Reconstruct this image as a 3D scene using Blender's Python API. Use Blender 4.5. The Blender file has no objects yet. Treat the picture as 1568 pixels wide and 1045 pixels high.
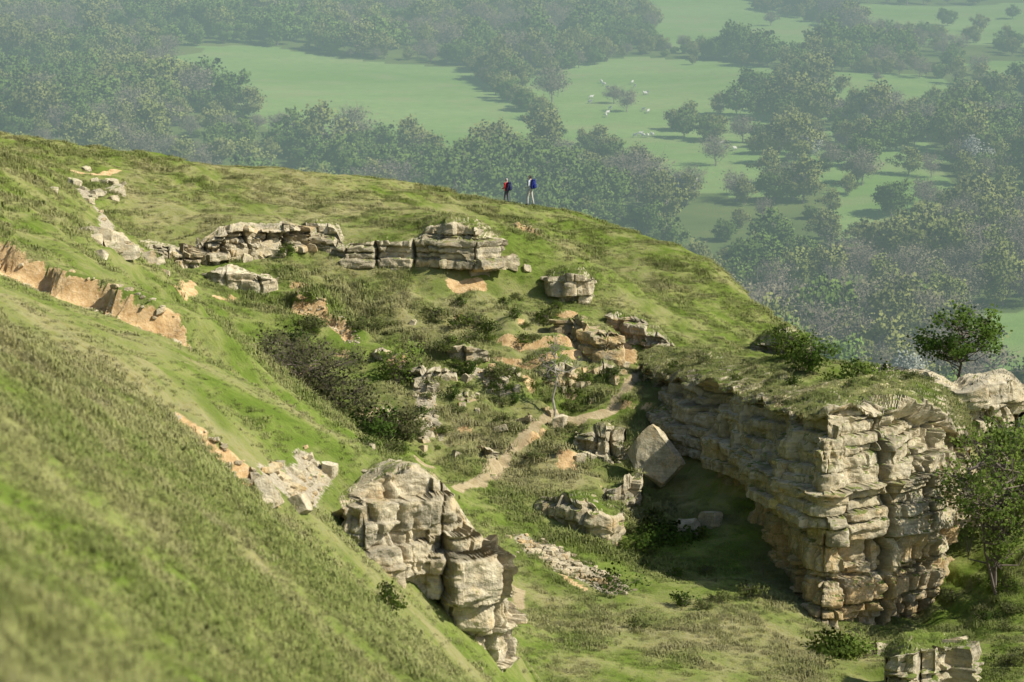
import bpy, bmesh, math, random
import numpy as np
from mathutils import Vector, Matrix

random.seed(7); RNG = np.random.default_rng(7)
scene = bpy.context.scene
PITCH = math.radians(8.0); FP = 4355.6
CP, SP = math.cos(PITCH), math.sin(PITCH)

def W(px, py, d):
    """image pixel position + assumed depth -> world metres (viewpoint at the origin)"""
    a = (px-784.0)/FP; b = (522.5-py)/FP
    return np.array([d*a, d*(CP+b*SP), d*(-SP+b*CP)])

# ------------------------------------------------------------------ noise
def _h(ix, iy, iz, seed):
    with np.errstate(over='ignore'):
        h = (ix.astype(np.int64)*374761393 + iy.astype(np.int64)*668265263 + iz.astype(np.int64)*2147483647*3 + seed*1274126177) & 0xffffffff
        h = ((h ^ (h >> 13))*1274126177) & 0xffffffff
        h = ((h ^ (h >> 15))*2246822519) & 0xffffffff
        h = h ^ (h >> 16)
    return (h & 0xffffff)/float(0xffffff)
def vnoise(x, y, z=0.0, seed=0):
    x, y, z = np.broadcast_arrays(np.asarray(x, float), np.asarray(y, float), np.asarray(z, float))
    x0 = np.floor(x); y0 = np.floor(y); z0 = np.floor(z)
    fx, fy, fz = x-x0, y-y0, z-z0
    fx = fx*fx*(3-2*fx); fy = fy*fy*(3-2*fy); fz = fz*fz*(3-2*fz)
    r = 0
    for i in (0, 1):
        wx = fx if i else 1-fx
        for j in (0, 1):
            wy = fy if j else 1-fy
            for k in (0, 1):
                wz = fz if k else 1-fz
                r = r + wx*wy*wz*_h(x0+i, y0+j, z0+k, seed)
    return r*2-1
def fbm(x, y, z=0.0, oct=4, seed=0):
    a = 1; s = 0; n = 0
    for o in range(oct):
        f = 2.03**o
        s = s + a*vnoise(np.asarray(x)*f+o*7.1, np.asarray(y)*f-o*3.3, np.asarray(z)*f, seed+o); n += a; a *= .5
    return s/n
def sst(a, b, x):
    t = np.clip((x-a)/(b-a), 0, 1); return t*t*(3-2*t)

# ------------------------------------------------------------------ terrain control points
C = []
def c(*t): C.extend([tuple(W(*p)) for p in t])
def cw(*t): C.extend(t)
# near slope
c((0,1045,14),(150,1045,19),(300,1045,25),(450,1045,33),(600,1055,40),(680,1070,45),
  (0,850,19),(150,850,27),(300,880,33),(440,842,57),(580,945,50),
  (0,700,27),(0,600,38),(0,520,55),(0,470,70),(0,430,84),
  (150,700,36),(150,600,52),(150,520,72),(150,478,86),
  (300,700,55),(300,600,68),(300,540,82),(400,600,84),(400,700,70),(400,770,64),
  (450,650,84),(530,700,80),(600,722,77),(500,790,72),(560,695,82),(360,560,88))
cw((0,0,-2.0),(-3,0,-1.2),(5,0,-5),(0,-20,.5),(20,0,-12),(10,-20,-5),(-12,10,.5),(-15,30,-2),(-20,60,-4.5),(-25,85,-6.5),(-30,110,-7.5),
   (-45,150,-8.5),(-50,180,-10),(-45,60,-2),(-40,0,2),(-20,-20,3),
   (4,20,-9),(0,10,-4.2),(2,40,-13),(1,50,-15.5),(6,50,-20),(1,62,-18.5),(20,50,-30),(6,80,-26.5),(20,85,-33),(40,50,-42),(40,20,-35),(1.5,76,-21.5),(0,85,-23.5),
   (-8,100,-20),(-3,100,-24.5),(-12,112,-17.5),(-5,115,-22.5),(-4,90,-21))
# left hillside
c((0,380,96),(0,340,108),(0,300,122),(0,250,142),(100,400,104),(100,340,120),(100,280,140),
  (200,430,112),(250,460,106),(300,485,116),(200,380,143),(200,330,150),(200,280,158),(350,440,143),(350,338,152),
  (500,350,153),(500,300,164),(650,330,160),(750,350,160),(650,300,170),
  (560,364,151.5),(610,360,151.3),(650,352,151.3),(700,345,150.6),(745,357,150.2),(400,346,150.3),(880,413,150.5),(275,380,147))
# skyline, and the back of the spur
for p in [(-150,175,162),(0,200,163),(100,224,164),(200,236,166),(300,248,168),(400,258,170),(500,268,172),(600,282,174),(700,298,176),(770,308,177),(850,321,177),
          (950,350,176),(1050,392,174),(1100,422,172),(1150,462,168),(1200,503,163),(1250,556,156)]:
    w = W(*p); C.append(tuple(w)); C.append((w[0]+1, w[1]+12, w[2]-4.5)); C.append((w[0]+4, w[1]+34, w[2]-15))
# bowl
c((350,490,137),(450,480,141),(550,460,145),(700,455,146),(800,440,149),(850,480,147),(900,560,142),(950,600,138),(600,520,141),(700,520,141),
  (800,520,142),(450,560,134),(550,600,133),(650,600,134),(750,600,136),(850,600,138),(600,680,127),(700,680,129),(800,680,131),(900,680,132),
  (960,700,131),(700,760,122),(800,760,125),(900,780,125),(1000,780,127),(780,850,118),(900,850,120),(1000,860,121),(1100,900,117),(820,950,112),
  (950,950,113.5),(1100,960,113),(1200,918,117.5),(1300,975,115),(1350,995,114),(1450,975,114.5),(820,1045,104),(950,1045,105),(1100,1045,106),(1250,1045,107),(1400,1050,108),(1440,1008,109.5),
  (900,400,166),(950,430,160),(1000,450,158),(1100,500,154),(1050,525,147),(1150,550,143),(1180,590,136),(1250,595,132),(1300,605,128),
  (1040,770,128),(1100,845,122),(1568,1045,106),(1500,935,117),(1568,850,118),(1540,725,134),(1480,690,136),(1400,590,140),(1330,575,144))
cw((13.5,117.5,-27.5),(17,119,-27.8),(30,120,-32),(30,150,-33),(40,100,-42),(29,160,-33),(60,100,-55),(60,150,-58),(55,200,-62),(30,190,-45),(0,245,-50),(-50,245,-44),(50,245,-64),(25,100,-33),(60,20,-48))
C = np.array(C); XY = C[:, :2]/50.0
def phi(r2): return np.where(r2 > 1e-12, .5*r2*np.log(np.maximum(r2, 1e-12)), 0)
_n = len(C)
_d2 = ((XY[:, None]-XY[None])**2).sum(-1)
_A = np.zeros((_n+3, _n+3)); _A[:_n, :_n] = phi(_d2)+np.eye(_n)*2e-4
_A[:_n, _n] = 1; _A[:_n, _n+1:] = XY; _A[_n, :_n] = 1; _A[_n+1:, :_n] = XY.T
_sol = np.linalg.solve(_A, np.r_[C[:, 2], 0, 0, 0])
def tps(x, y):
    x = np.clip(x, -52, 62)/50.0; y = np.clip(y, -25, 250)/50.0
    out = np.empty(x.shape)
    for i in range(0, len(x), 20000):
        a, b = x[i:i+20000], y[i:i+20000]
        d = (a[:, None]-XY[:, 0])**2+(b[:, None]-XY[:, 1])**2
        out[i:i+20000] = phi(d)@_sol[:_n]+_sol[_n]+_sol[_n+1]*a+_sol[_n+2]*b
    return out

# eroded scarps: polyline (left->right), height, back decay, face width
def wxy(*t): return np.array([W(*p)[:2] for p in t])
SCARPS = [(wxy((-60,432,89),(0,450,87.5),(60,470,87),(130,500,86),(180,512,85.5),(240,514,85),(290,525,84)), .95, 8, .45),
          (wxy((262,665,64),(300,660,64),(330,676,64),(365,684,64),(410,690,65)), .35, 4, .3),
          (wxy((452,490,142),(500,508,141.5),(550,528,139.5)), .7, 3, .45),
          (wxy((775,350,166),(810,355,166),(864,370,164)), .7, 4, .35)]
def seg_dist(x, y, P):
    best = np.full(x.shape, 1e9); sign = np.ones(x.shape); tt = np.zeros(x.shape)
    for i in range(len(P)-1):
        a, b = P[i], P[i+1]; ab = b-a; L = (ab@ab)
        t = np.clip(((x-a[0])*ab[0]+(y-a[1])*ab[1])/L, 0, 1)
        dx, dy = x-a[0]-t*ab[0], y-a[1]-t*ab[1]; d = np.hypot(dx, dy)
        m = d < best; best[m] = d[m]; tt[m] = ((i+t)/(len(P)-1))[m]
        sign[m] = np.where(-(ab[0]*dy-ab[1]*dx) > 0, 1, -1)[m]
    return best, sign, tt
def far(x, y):
    z = np.where(y < 420, -65.0, -65+(y-420)*.076)
    z = np.where(y > 1050, -65+630*.076+(y-1050)*.055, z)
    return z+fbm(x/170, y/170, 0, 3, 5)*5*sst(300, 450, y)
def bowl_w(xm, ym): return sst(119, 128, ym)*(1-sst(143, 149, ym))*sst(-15, -9, xm)*(1-sst(7, 10, xm))
def H(x, y):
    x = np.atleast_1d(np.asarray(x, float)).ravel(); y = np.atleast_1d(np.asarray(y, float)).ravel()
    w = (1-sst(190, 262, y))*(1-sst(40, 85, x))
    z = far(x, y)
    m = w > 0
    if m.any():
        xm, ym = x[m], y[m]
        zn = tps(xm, ym)
        dd = np.clip(np.hypot(xm, ym)/60, .3, 1)
        zn = zn+fbm(xm/6, ym/6, 0, 2, 11)*.34*dd+fbm(xm/1.7, ym/1.4, 0, 3, 12)*.22*dd
        # broken quarry floor
        bw = bowl_w(xm, ym)
        rn = fbm(xm/2.6, ym/2.2, 0, 3, 16); zn = zn+bw*(.85*rn+.6*(np.abs(vnoise(xm/1.9, ym/1.6, 0, 18))-.4))
        stp = fbm(xm/3.1, ym/3.1, 0, 2, 66)*1.6+zn*.8; zn = zn+bw*.28*(np.floor(stp)+sst(.72, 1, stp-np.floor(stp))-stp)
        nearw = 1-sst(45, 80, ym)
        zn = zn+nearw*(.10*fbm(xm/.7, ym/.9, 0, 2, 14)+.26*np.maximum(0, vnoise(xm/1.0, ym/1.2, 0, 15)-.1)+.16*vnoise(xm/2.2, ym/2.6, 0, 13))
        # terracettes (sheep tracks following the contour)
        tc = (zn*1.4+fbm(xm/5, ym/5, 0, 2, 17)*1.2)
        zn = zn+.10*np.sin(tc*2*math.pi)*sst(.1, .5, fbm(xm/9, ym/9, 0, 2, 19)+.3)*dd*sst(80, 110, ym)
        for P, hh, dec, fw in SCARPS:
            k = (xm > P[:, 0].min()-12) & (xm < P[:, 0].max()+8) & (ym > P[:, 1].min()-9) & (ym < P[:, 1].max()+14)
            if not k.any(): continue
            xk, yk = xm[k], ym[k]
            d, s, t = seg_dist(xk+.4*vnoise(xk*.9, yk*.9, 0, 31), yk+.5*vnoise(xk*1.1, yk*1.1, 0, 32), P)
            env = sst(0, .10, t)*(1-sst(.85, 1, t))
            back = np.where(s < 0, d, 0)
            zn[k] += hh*env*sst(.0, fw*.7, back)*(1-sst(fw, dec, back))
        z[m] = zn*w[m]+z[m]*(1-w[m])
    return z
_ds = np.concatenate([np.arange(9, 200, .12), np.arange(200, 1600, 1.5)])
def hit(px, py, dmin=0, dmax=1e9):
    ds = _ds[(_ds >= dmin) & (_ds <= dmax)]
    a = (px-784.0)/FP; b = (522.5-py)/FP
    X, Y, Z = ds*a, ds*(CP+b*SP), ds*(-SP+b*CP)
    hz = H(X, Y); m = np.nonzero(Z < hz)[0]
    i = m[0] if len(m) else len(ds)-1
    return np.array([X[i], Y[i], hz[i]]), ds[i]

# ------------------------------------------------------------------ material helpers
def newmat(name):
    m = bpy.data.materials.new(name); m.use_nodes = True
    nt = m.node_tree; nt.nodes.clear()
    return m, nt
class N:
    def __init__(s, nt): s.nt = nt
    def node(s, t, **kw):
        n = s.nt.nodes.new(t)
        for k, v in kw.items(): setattr(n, k, v)
        return n
    def link(s, a, b): s.nt.links.new(a, b)
    def pos(s): return s.node('ShaderNodeNewGeometry').outputs['Position']
    def noise(s, vec, scale, detail=4, rough=.55, dist=0):
        n = s.node('ShaderNodeTexNoise'); n.inputs['Scale'].default_value = scale; n.inputs['Detail'].default_value = detail
        n.inputs['Roughness'].default_value = rough; n.inputs['Distortion'].default_value = dist
        s.link(vec, n.inputs['Vector']); return n.outputs['Fac']
    def rng(s, v, a, b, c=0, d=1, smooth=False):
        n = s.node('ShaderNodeMapRange'); n.inputs[1].default_value = a; n.inputs[2].default_value = b; n.inputs[3].default_value = c; n.inputs[4].default_value = d
        if smooth: n.interpolation_type = 'SMOOTHSTEP'
        s.link(v, n.inputs[0]); return n.outputs[0]
    def math(s, op, a, b=None):
        n = s.node('ShaderNodeMath', operation=op)
        for i, v in enumerate((a, b)):
            if v is None: continue
            if isinstance(v, (int, float)): n.inputs[i].default_value = v
            else: s.link(v, n.inputs[i])
        return n.outputs[0]
    def vmath(s, op, a, b=None):
        n = s.node('ShaderNodeVectorMath', operation=op)
        for i, v in enumerate((a, b)):
            if v is None: continue
            if isinstance(v, tuple): n.inputs[i].default_value = v
            else: s.link(v, n.inputs[i])
        return n.outputs['Value'] if op in ('DISTANCE', 'LENGTH', 'DOT_PRODUCT') else n.outputs[0]
    def mix(s, f, a, b, blend='MIX'):
        n = s.node('ShaderNodeMix', data_type='RGBA', blend_type=blend)
        for k, v in ((0, f), (6, a), (7, b)):
            if isinstance(v, (int, float)): n.inputs[k].default_value = v
            elif isinstance(v, tuple): n.inputs[k].default_value = (*v, 1)
            else: s.link(v, n.inputs[k])
        return n.outputs[2]
    def attr(s, name):
        n = s.node('ShaderNodeAttribute'); n.attribute_name = name; return n.outputs['Fac']
    def scaled(s, vec, sc): return s.vmath('MULTIPLY', vec, sc)
    def bump(s, h, strength=.5, dist=.05):
        n = s.node('ShaderNodeBump'); n.inputs['Strength'].default_value = strength; n.inputs['Distance'].default_value = dist
        s.link(h, n.inputs['Height']); return n.outputs[0]
    def out(s, sh):
        o = s.node('ShaderNodeOutputMaterial'); s.link(sh, o.inputs[0])
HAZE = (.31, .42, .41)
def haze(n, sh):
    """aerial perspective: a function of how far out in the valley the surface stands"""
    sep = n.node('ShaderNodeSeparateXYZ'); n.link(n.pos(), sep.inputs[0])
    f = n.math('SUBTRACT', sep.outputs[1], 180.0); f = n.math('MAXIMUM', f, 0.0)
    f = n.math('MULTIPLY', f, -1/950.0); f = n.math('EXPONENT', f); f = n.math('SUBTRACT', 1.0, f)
    em = n.node('ShaderNodeEmission'); em.inputs[0].default_value = (*HAZE, 1); em.inputs[1].default_value = 1.0  # haze painted as a glow of the surface itself, no air volume
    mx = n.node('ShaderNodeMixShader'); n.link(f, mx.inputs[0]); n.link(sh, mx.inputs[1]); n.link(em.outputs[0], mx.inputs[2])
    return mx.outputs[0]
def diffuse(n, col, normal=None, rough=1.0):
    d = n.node('ShaderNodeBsdfDiffuse'); d.inputs['Roughness'].default_value = rough
    if isinstance(col, tuple): d.inputs[0].default_value = (*col, 1)
    else: n.link(col, d.inputs[0])
    if normal is not None: n.link(normal, d.inputs['Normal'])
    return d.outputs[0]
def soft_normal(n, centre=None, k=.45):
    """foliage scatters light as a volume: lean the leaf normals to the crown's own surface normal"""
    g = n.node('ShaderNodeNewGeometry').outputs['Normal']; a = n.vmath('MULTIPLY', g, (k, k, k))
    if centre is None:
        at_ = n.node('ShaderNodeAttribute'); at_.attribute_type = 'INSTANCER'; at_.attribute_name = 'slope_normal'
        b = n.vmath('ADD', n.vmath('MULTIPLY', g, (.28, .28, .28)), n.vmath('MULTIPLY', at_.outputs['Vector'], (.9, .9, .9)))
    else:
        tc = n.node('ShaderNodeTexCoord').outputs['Object']; o = n.vmath('SUBTRACT', tc, centre)
        vt = n.node('ShaderNodeVectorTransform'); vt.vector_type = 'NORMAL'; vt.convert_from = 'OBJECT'; vt.convert_to = 'WORLD'; n.link(o, vt.inputs[0])
        o = n.vmath('NORMALIZE', vt.outputs[0]); b = n.vmath('ADD', a, n.vmath('MULTIPLY', o, (.8, .8, .8))); b = n.vmath('ADD', b, (0, 0, .25))
    return n.vmath('NORMALIZE', b)
def simple(name, col, rough=.8, hz=False, var=.25, vs=6):
    m, nt = newmat(name); n = N(nt)
    f = n.noise(n.pos(), vs, 3)
    k = n.mix(n.rng(f, .3, .7), tuple(x*(1-var) for x in col), tuple(min(1, x*(1+var)) for x in col))
    p = n.node('ShaderNodeBsdfPrincipled'); p.inputs['Roughness'].default_value = rough
    n.link(k, p.inputs['Base Color'])
    n.out(haze(n, p.outputs[0]) if hz else p.outputs[0]); return m

SPOTS = [(1000,965,100,7,.6),(1180,1000,100,7,.55),(620,500,100,4,.45),(720,640,100,8,.45),(350,300,100,17,.35),(650,320,100,9,.25),(820,730,100,4,.4),(1000,430,100,12,.28),
         (900,700,100,2.5,-.3),(1000,840,100,6,-.6),(450,500,100,6,-.3),(550,790,55,5,.15),(120,850,9,8,-.4),(230,600,30,7,.4),(420,900,20,4,.35),(60,560,30,5,.35),(1450,880,100,6,-.5)]
SPOTS = [(tuple(hit(px, py, dm)[0]), r, a) for px, py, dm, r, a in SPOTS]
def grass_colour(n):
    p = n.pos()
    big = n.noise(p, .13, 3, .5); mid = n.noise(p, .6, 4, .6); fine = n.noise(p, 4.0, 3, .6)
    lush = n.mix(n.rng(mid, .35, .65), (.145, .21, .034), (.265, .32, .078))
    dry = n.mix(n.rng(fine, .35, .65), (.275, .255, .095), (.48, .43, .23))
    f = n.math('ADD', n.rng(big, .35, .68, -.03, .72), n.rng(mid, .42, .7, -.25, .5))
    for ctr, r, a in SPOTS:
        f = n.math('ADD', f, n.rng(n.vmath('DISTANCE', p, ctr), 0, r, a, 0, True))
    col = n.mix(n.rng(f, .0, 1.0), lush, dry)
    return n.mix(n.rng(fine, .42, .7, .0, .4), col, (.09, .12, .032)), fine

# ground
def ground_mat():
    m, nt = newmat('hillside_turf'); n = N(nt)
    col, fine = grass_colour(n); p = n.pos()
    n1 = n.noise(p, 2.2, 5, .65); n2 = n.noise(p, 9, 4, .7)
    soil = n.mix(n.rng(n1, .35, .65), (.50, .32, .14), (.78, .58, .31))
    soil = n.mix(n.rng(n2, .5, .75, 0, .7), soil, (.82, .70, .48))
    sm = n.math('ADD', n.attr('soil'), n.rng(n2, .3, .7, -.22, .22)); sm = n.rng(sm, .35, .6)
    col = n.mix(sm, col, soil)
    pth = n.rng(n.math('ADD', n.attr('path'), n.rng(n2, .3, .7, -.12, .12)), .2, .5, 0, .9); col = n.mix(pth, col, n.mix(n.rng(n1, .35, .65), (.42, .32, .18), (.60, .49, .31)))
    scree = n.mix(n.rng(n2, .35, .7), (.36, .30, .20), (.62, .56, .42))
    sc = n.rng(n.math('ADD', n.attr('scree'), n.rng(n2, .3, .7, -.3, .3)), .4, .6)
    col = n.mix(sc, col, scree)
    wood = n.mix(n.rng(n.noise(p, .05, 3), .35, .65), (.10, .145, .04), (.16, .20, .06))
    fld = n.mix(n.rng(n.noise(n.scaled(p, (.012, .03, 0)), 1, 4), .35, .65), (.19, .31, .075), (.28, .38, .125))
    fld = n.mix(n.rng(n.noise(p, .35, 4), .35, .7, 0, .4), fld, (.15, .23, .07))
    fld = n.mix(n.rng(n.noise(p, .06, 4), .5, .7, 0, .5), fld, (.30, .32, .14))
    farc = n.mix(n.rng(n.attr('field'), .35, .65), wood, fld)
    col = n.mix(n.attr('farland'), col, farc)
    b = n.bump(n.math('ADD', n1, n.math('MULTIPLY', n2, .6)), .7, .14)
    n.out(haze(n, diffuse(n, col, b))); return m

def leaf_mat(name, c1, c2, c3, hz=False, inst=False, trans=.3, centre=(0, 0, 3.5)):
    m, nt = newmat(name); n = N(nt)
    t = n.attr('tint')
    col = n.mix(n.rng(t, 0, 1), c1, c2)
    if inst:
        oi = n.node('ShaderNodeObjectInfo'); col = n.mix(n.rng(oi.outputs['Random'], .2, 1, 0, .85), col, c3)
        big = n.noise(n.pos(), .012, 3); col = n.mix(n.rng(big, .35, .65, 0, .6), col, tuple(.75*v for v in c1))
    else:
        col = n.mix(n.rng(n.noise(n.pos(), 1.2, 2), .4, .6), col, c3)
    sh = diffuse(n, col, soft_normal(n, centre))
    if trans:
        tr = n.node('ShaderNodeBsdfTranslucent'); n.link(col, tr.inputs[0])
        mx = n.node('ShaderNodeMixShader'); mx.inputs[0].default_value = trans; n.link(sh, mx.inputs[1]); n.link(tr.outputs[0], mx.inputs[2]); sh = mx.outputs[0]
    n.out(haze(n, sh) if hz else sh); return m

def grass_mat():
    m, nt = newmat('grass_blades'); n = N(nt)
    col, _ = grass_colour(n)
    oi = n.node('ShaderNodeObjectInfo')
    col = n.mix(n.rng(oi.outputs['Random'], 0, 1, 0, .35), col, (.36, .35, .135))
    col = n.mix(n.attr('tint'), col, n.mix(.35, col, (.56, .52, .29)))
    n.out(diffuse(n, col, soft_normal(n))); return m

def rock_mat():
    m, nt = newmat('oolitic_limestone'); n = N(nt); p = n.pos()
    big = n.noise(p, .45, 4, .6); mid = n.noise(p, 2.4, 5, .65); fine = n.noise(p, 12, 4, .7)
    strat = n.noise(n.scaled(p, (.4, .4, 5.0)), 1, 4, .6)
    pale = n.mix(n.rng(mid, .35, .65), (.56, .47, .29), (.88, .80, .60))
    grey = n.mix(n.rng(fine, .35, .65), (.26, .23, .155), (.50, .45, .33))
    col = n.mix(n.rng(n.math('ADD', big, n.rng(strat, .3, .7, -.16, .16)), .47, .69, 0, .9), pale, grey)
    och = n.mix(n.rng(fine, .35, .65), (.56, .37, .14), (.82, .62, .32))
    of = n.math('ADD', n.attr('ochre'), n.rng(mid, .3, .7, -.35, .35)); of = n.math('ADD', of, n.rng(n.noise(p, .8, 3), .4, .65, -.05, .42)); col = n.mix(n.rng(of, .3, .75, 0, .8), col, och)
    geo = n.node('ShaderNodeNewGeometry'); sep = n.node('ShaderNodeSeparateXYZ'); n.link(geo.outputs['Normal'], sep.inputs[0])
    # mossy brown painted on faces turned from the sun to deepen their shade
    shade_moss = n.math('MULTIPLY', n.rng(sep.outputs[0], -.85, -.35, 1, 0), n.rng(mid, .3, .6, .4, .85)); col = n.mix(shade_moss, col, n.mix(n.rng(fine, .4, .65), (.16, .14, .07), (.31, .265, .15)))
    spots = n.node('ShaderNodeTexVoronoi'); spots.inputs['Scale'].default_value = 3.2; n.link(p, spots.inputs['Vector'])
    lich = n.math('MULTIPLY', n.rng(spots.outputs['Distance'], .18, .32, 1, 0), n.rng(fine, .45, .6)); col = n.mix(n.math('MULTIPLY', lich, .42), col, (.15, .14, .10))
    streak = n.noise(n.scaled(p, (2.2, 2.2, .35)), 1, 4, .6); col = n.mix(n.rng(streak, .56, .76, 0, .42), col, (.19, .165, .10))
    col = n.mix(n.math('MULTIPLY', n.attr('crevice'), .65), col, (.10, .085, .05))
    gcol, _ = grass_colour(n)
    tf = n.math('MULTIPLY', n.rng(sep.outputs[2], .45, .75), n.rng(n.math('ADD', n.attr('turf'), n.rng(mid, .3, .7, -.4, .4)), .4, .55))
    col = n.mix(tf, col, gcol)
    h = n.math('ADD', n.math('MULTIPLY', mid, 1.0), n.math('MULTIPLY', fine, .7))
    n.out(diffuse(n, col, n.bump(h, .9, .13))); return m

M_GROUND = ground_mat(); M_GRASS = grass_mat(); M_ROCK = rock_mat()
M_BARK = simple('bark', (.16, .13, .10), .9); M_BARKPALE = simple('lichened_bark', (.34, .31, .25), .9)
M_BARKF = simple('bark_far', (.25, .21, .16), .9, hz=True)

# ------------------------------------------------------------------ mesh helper
def mesh_obj(name, V, F, mats, attrs=None, smooth=False, link=True, matidx=None):
    me = bpy.data.meshes.new(name); V = np.asarray(V, np.float32)
    if isinstance(F, np.ndarray):
        k = F.shape[1]; me.vertices.add(len(V)); me.vertices.foreach_set('co', V.ravel())
        me.loops.add(F.size); me.loops.foreach_set('vertex_index', F.astype(np.int32).ravel())
        me.polygons.add(len(F)); me.polygons.foreach_set('loop_start', np.arange(0, F.size, k, dtype=np.int32))
        me.update(calc_edges=True)
    else:
        me.from_pydata(V.tolist(), [], F)
    for m in mats: me.materials.append(m)
    if matidx is not None: me.polygons.foreach_set('material_index', np.asarray(matidx, np.int32))
    me.polygons.foreach_set('use_smooth', np.full(len(me.polygons), smooth))
    for k, v in (attrs or {}).items():
        a = me.attributes.new(k, 'FLOAT', 'POINT'); a.data.foreach_set('value', np.asarray(v, np.float32).ravel())
    me.validate(); me.update()
    ob = bpy.data.objects.new(name, me)
    if link: scene.collection.objects.link(ob)
    return ob
def gridF(nr, nc):
    i = np.arange(nr-1)[:, None]*nc+np.arange(nc-1)[None]
    return np.stack([i, i+1, i+nc+1, i+nc], -1).reshape(-1, 4)

# ------------------------------------------------------------------ fields in the valley
def poly_world(pts): return np.array([hit(px, py, 260)[0][:2] for px, py in pts])
FIELDS = [poly_world(p) for p in [
    [(250,95),(330,74),(500,82),(720,107),(790,140),(838,178),(840,228),(700,225),(600,214),(520,200),(400,180),(250,128)],
    [(790,128),(900,100),(970,86),(1200,106),(1160,160),(1230,190),(1180,225),(1200,270),(1140,275),(1010,262),(900,240),(850,205),(800,180)],
    [(975,-10),(1170,0),(1290,42),(1310,70),(1200,88),(1010,72),(1000,25)],
    [(1250,106),(1440,122),(1455,150),(1380,172),(1260,168)],
    [(1200,200),(1330,195),(1450,230),(1430,290),(1300,290),(1210,250)],
    [(1290,5),(1640,5),(1640,66),(1400,62),(1310,52)],
    [(1515,480),(1640,455),(1640,620),(1500,610)],
    [(1230,300),(1400,305),(1390,350),(1260,340)],
    [(850,235),(900,240),(930,270),(860,260)],
    [(1500,90),(1640,90),(1640,120),(1500,120)]]]
def inpoly(x, y, P):
    r = np.zeros(x.shape, bool); j = len(P)-1
    for i in range(len(P)):
        xi, yi = P[i]; xj, yj = P[j]
        cnd = ((yi > y) != (yj > y)) & (x < (xj-xi)*(y-yi)/((yj-yi) if abs(yj-yi) > 1e-9 else 1e-9)+xi)
        r ^= cnd; j = i
    return r
def in_field(x, y):
    r = np.zeros(x.shape, bool); wx = 5*vnoise(x/18, y/18, 0, 61); wy = 7*vnoise(x/18, y/18, 0, 62)
    for Pp in FIELDS: r |= inpoly(x+wx, y+wy, Pp) | inpoly(x+wx, y+wy+16, Pp)
    return r

# ------------------------------------------------------------------ soil / path / scree masks
SOILPOLY = []; PATHS = []
def soilline(pts, w, dmin=0): SOILPOLY.append((np.array([hit(px, py, dmin)[0][:2] for px, py in pts]), w))
def pathline(pts, w):
    P = [hit(*p, 100)[0][:2] for p in pts]; keep = [P[0]]
    for q in P[1:]:
        if np.hypot(*(q-keep[-1])) < 9: keep.append(q)
    PATHS.append((np.array(keep), w))
pathline([(700,750),(712,742),(730,738),(748,727),(762,716),(775,700),(788,682),(803,668),(820,652),(838,641)], .24)
pathline([(870,646),(890,645),(912,638),(932,632),(945,615),(958,600),(975,575),(990,560)], .28)
pathline([(640,705),(660,715)], .2); pathline([(760,688),(748,715),(740,745)], .14); pathline([(778,895),(795,905),(792,930)], .2)
soilline([(880,500),(930,520),(950,550)], .7, 100)
soilline([(120,265),(180,262)], .3, 100)
soilline([(695,442),(735,440)], .4, 100)
soilline([(270,440),(290,430)], .25, 100)
soilline([(330,455),(360,460)], .2, 100)
soilline([(860,880),(900,905)], .15, 100)
SCREE = []
def screeline(pts, w, dmin=0): SCREE.append((np.array([hit(px, py, dmin)[0][:2] for px, py in pts]), w))
screeline([(810,835),(860,868),(940,900)], .75, 100)
screeline([(420,735),(480,715)], .4, 55)
screeline([(650,600),(655,650)], .5, 100)
screeline([(130,290),(170,370),(240,400)], .3, 100)
screeline([(740,570),(770,600)], .4, 100)
screeline([(900,685),(960,690)], .4, 100)
def masks(x, y):
    soil = np.zeros(x.shape); scr = np.zeros(x.shape); pth = np.zeros(x.shape)
    for P, hh, dec, fw in SCARPS:
        k = (np.abs(x-P[:, 0].mean()) < 20) & (np.abs(y-P[:, 1].mean()) < 20)
        d, s, t = seg_dist(x[k]+.4*vnoise(x[k]*.9, y[k]*.9, 0, 31), y[k]+.5*vnoise(x[k]*1.1, y[k]*1.1, 0, 32), P)
        e = sst(0, .08, t)*(1-sst(.88, 1, t))
        soil[k] = np.maximum(soil[k], e*np.where(s > 0, 1-sst(.1, .6, d), 1-sst(fw*.6, fw*.8, d)))
    for lst, arr in ((SOILPOLY, soil), (SCREE, scr), (PATHS, pth)):
        for P, w in lst:
            k = (x > P[:, 0].min()-3) & (x < P[:, 0].max()+3) & (y > P[:, 1].min()-3) & (y < P[:, 1].max()+3)
            if k.any():
                d, _, _ = seg_dist(x[k]+(.25 if arr is not pth else .05)*vnoise(x[k]*1.5, y[k]*1.5, 0, 35), y[k], P); arr[k] = np.maximum(arr[k], 1-sst(w*.6, w*1.5, d))
    return soil, scr, pth

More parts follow.
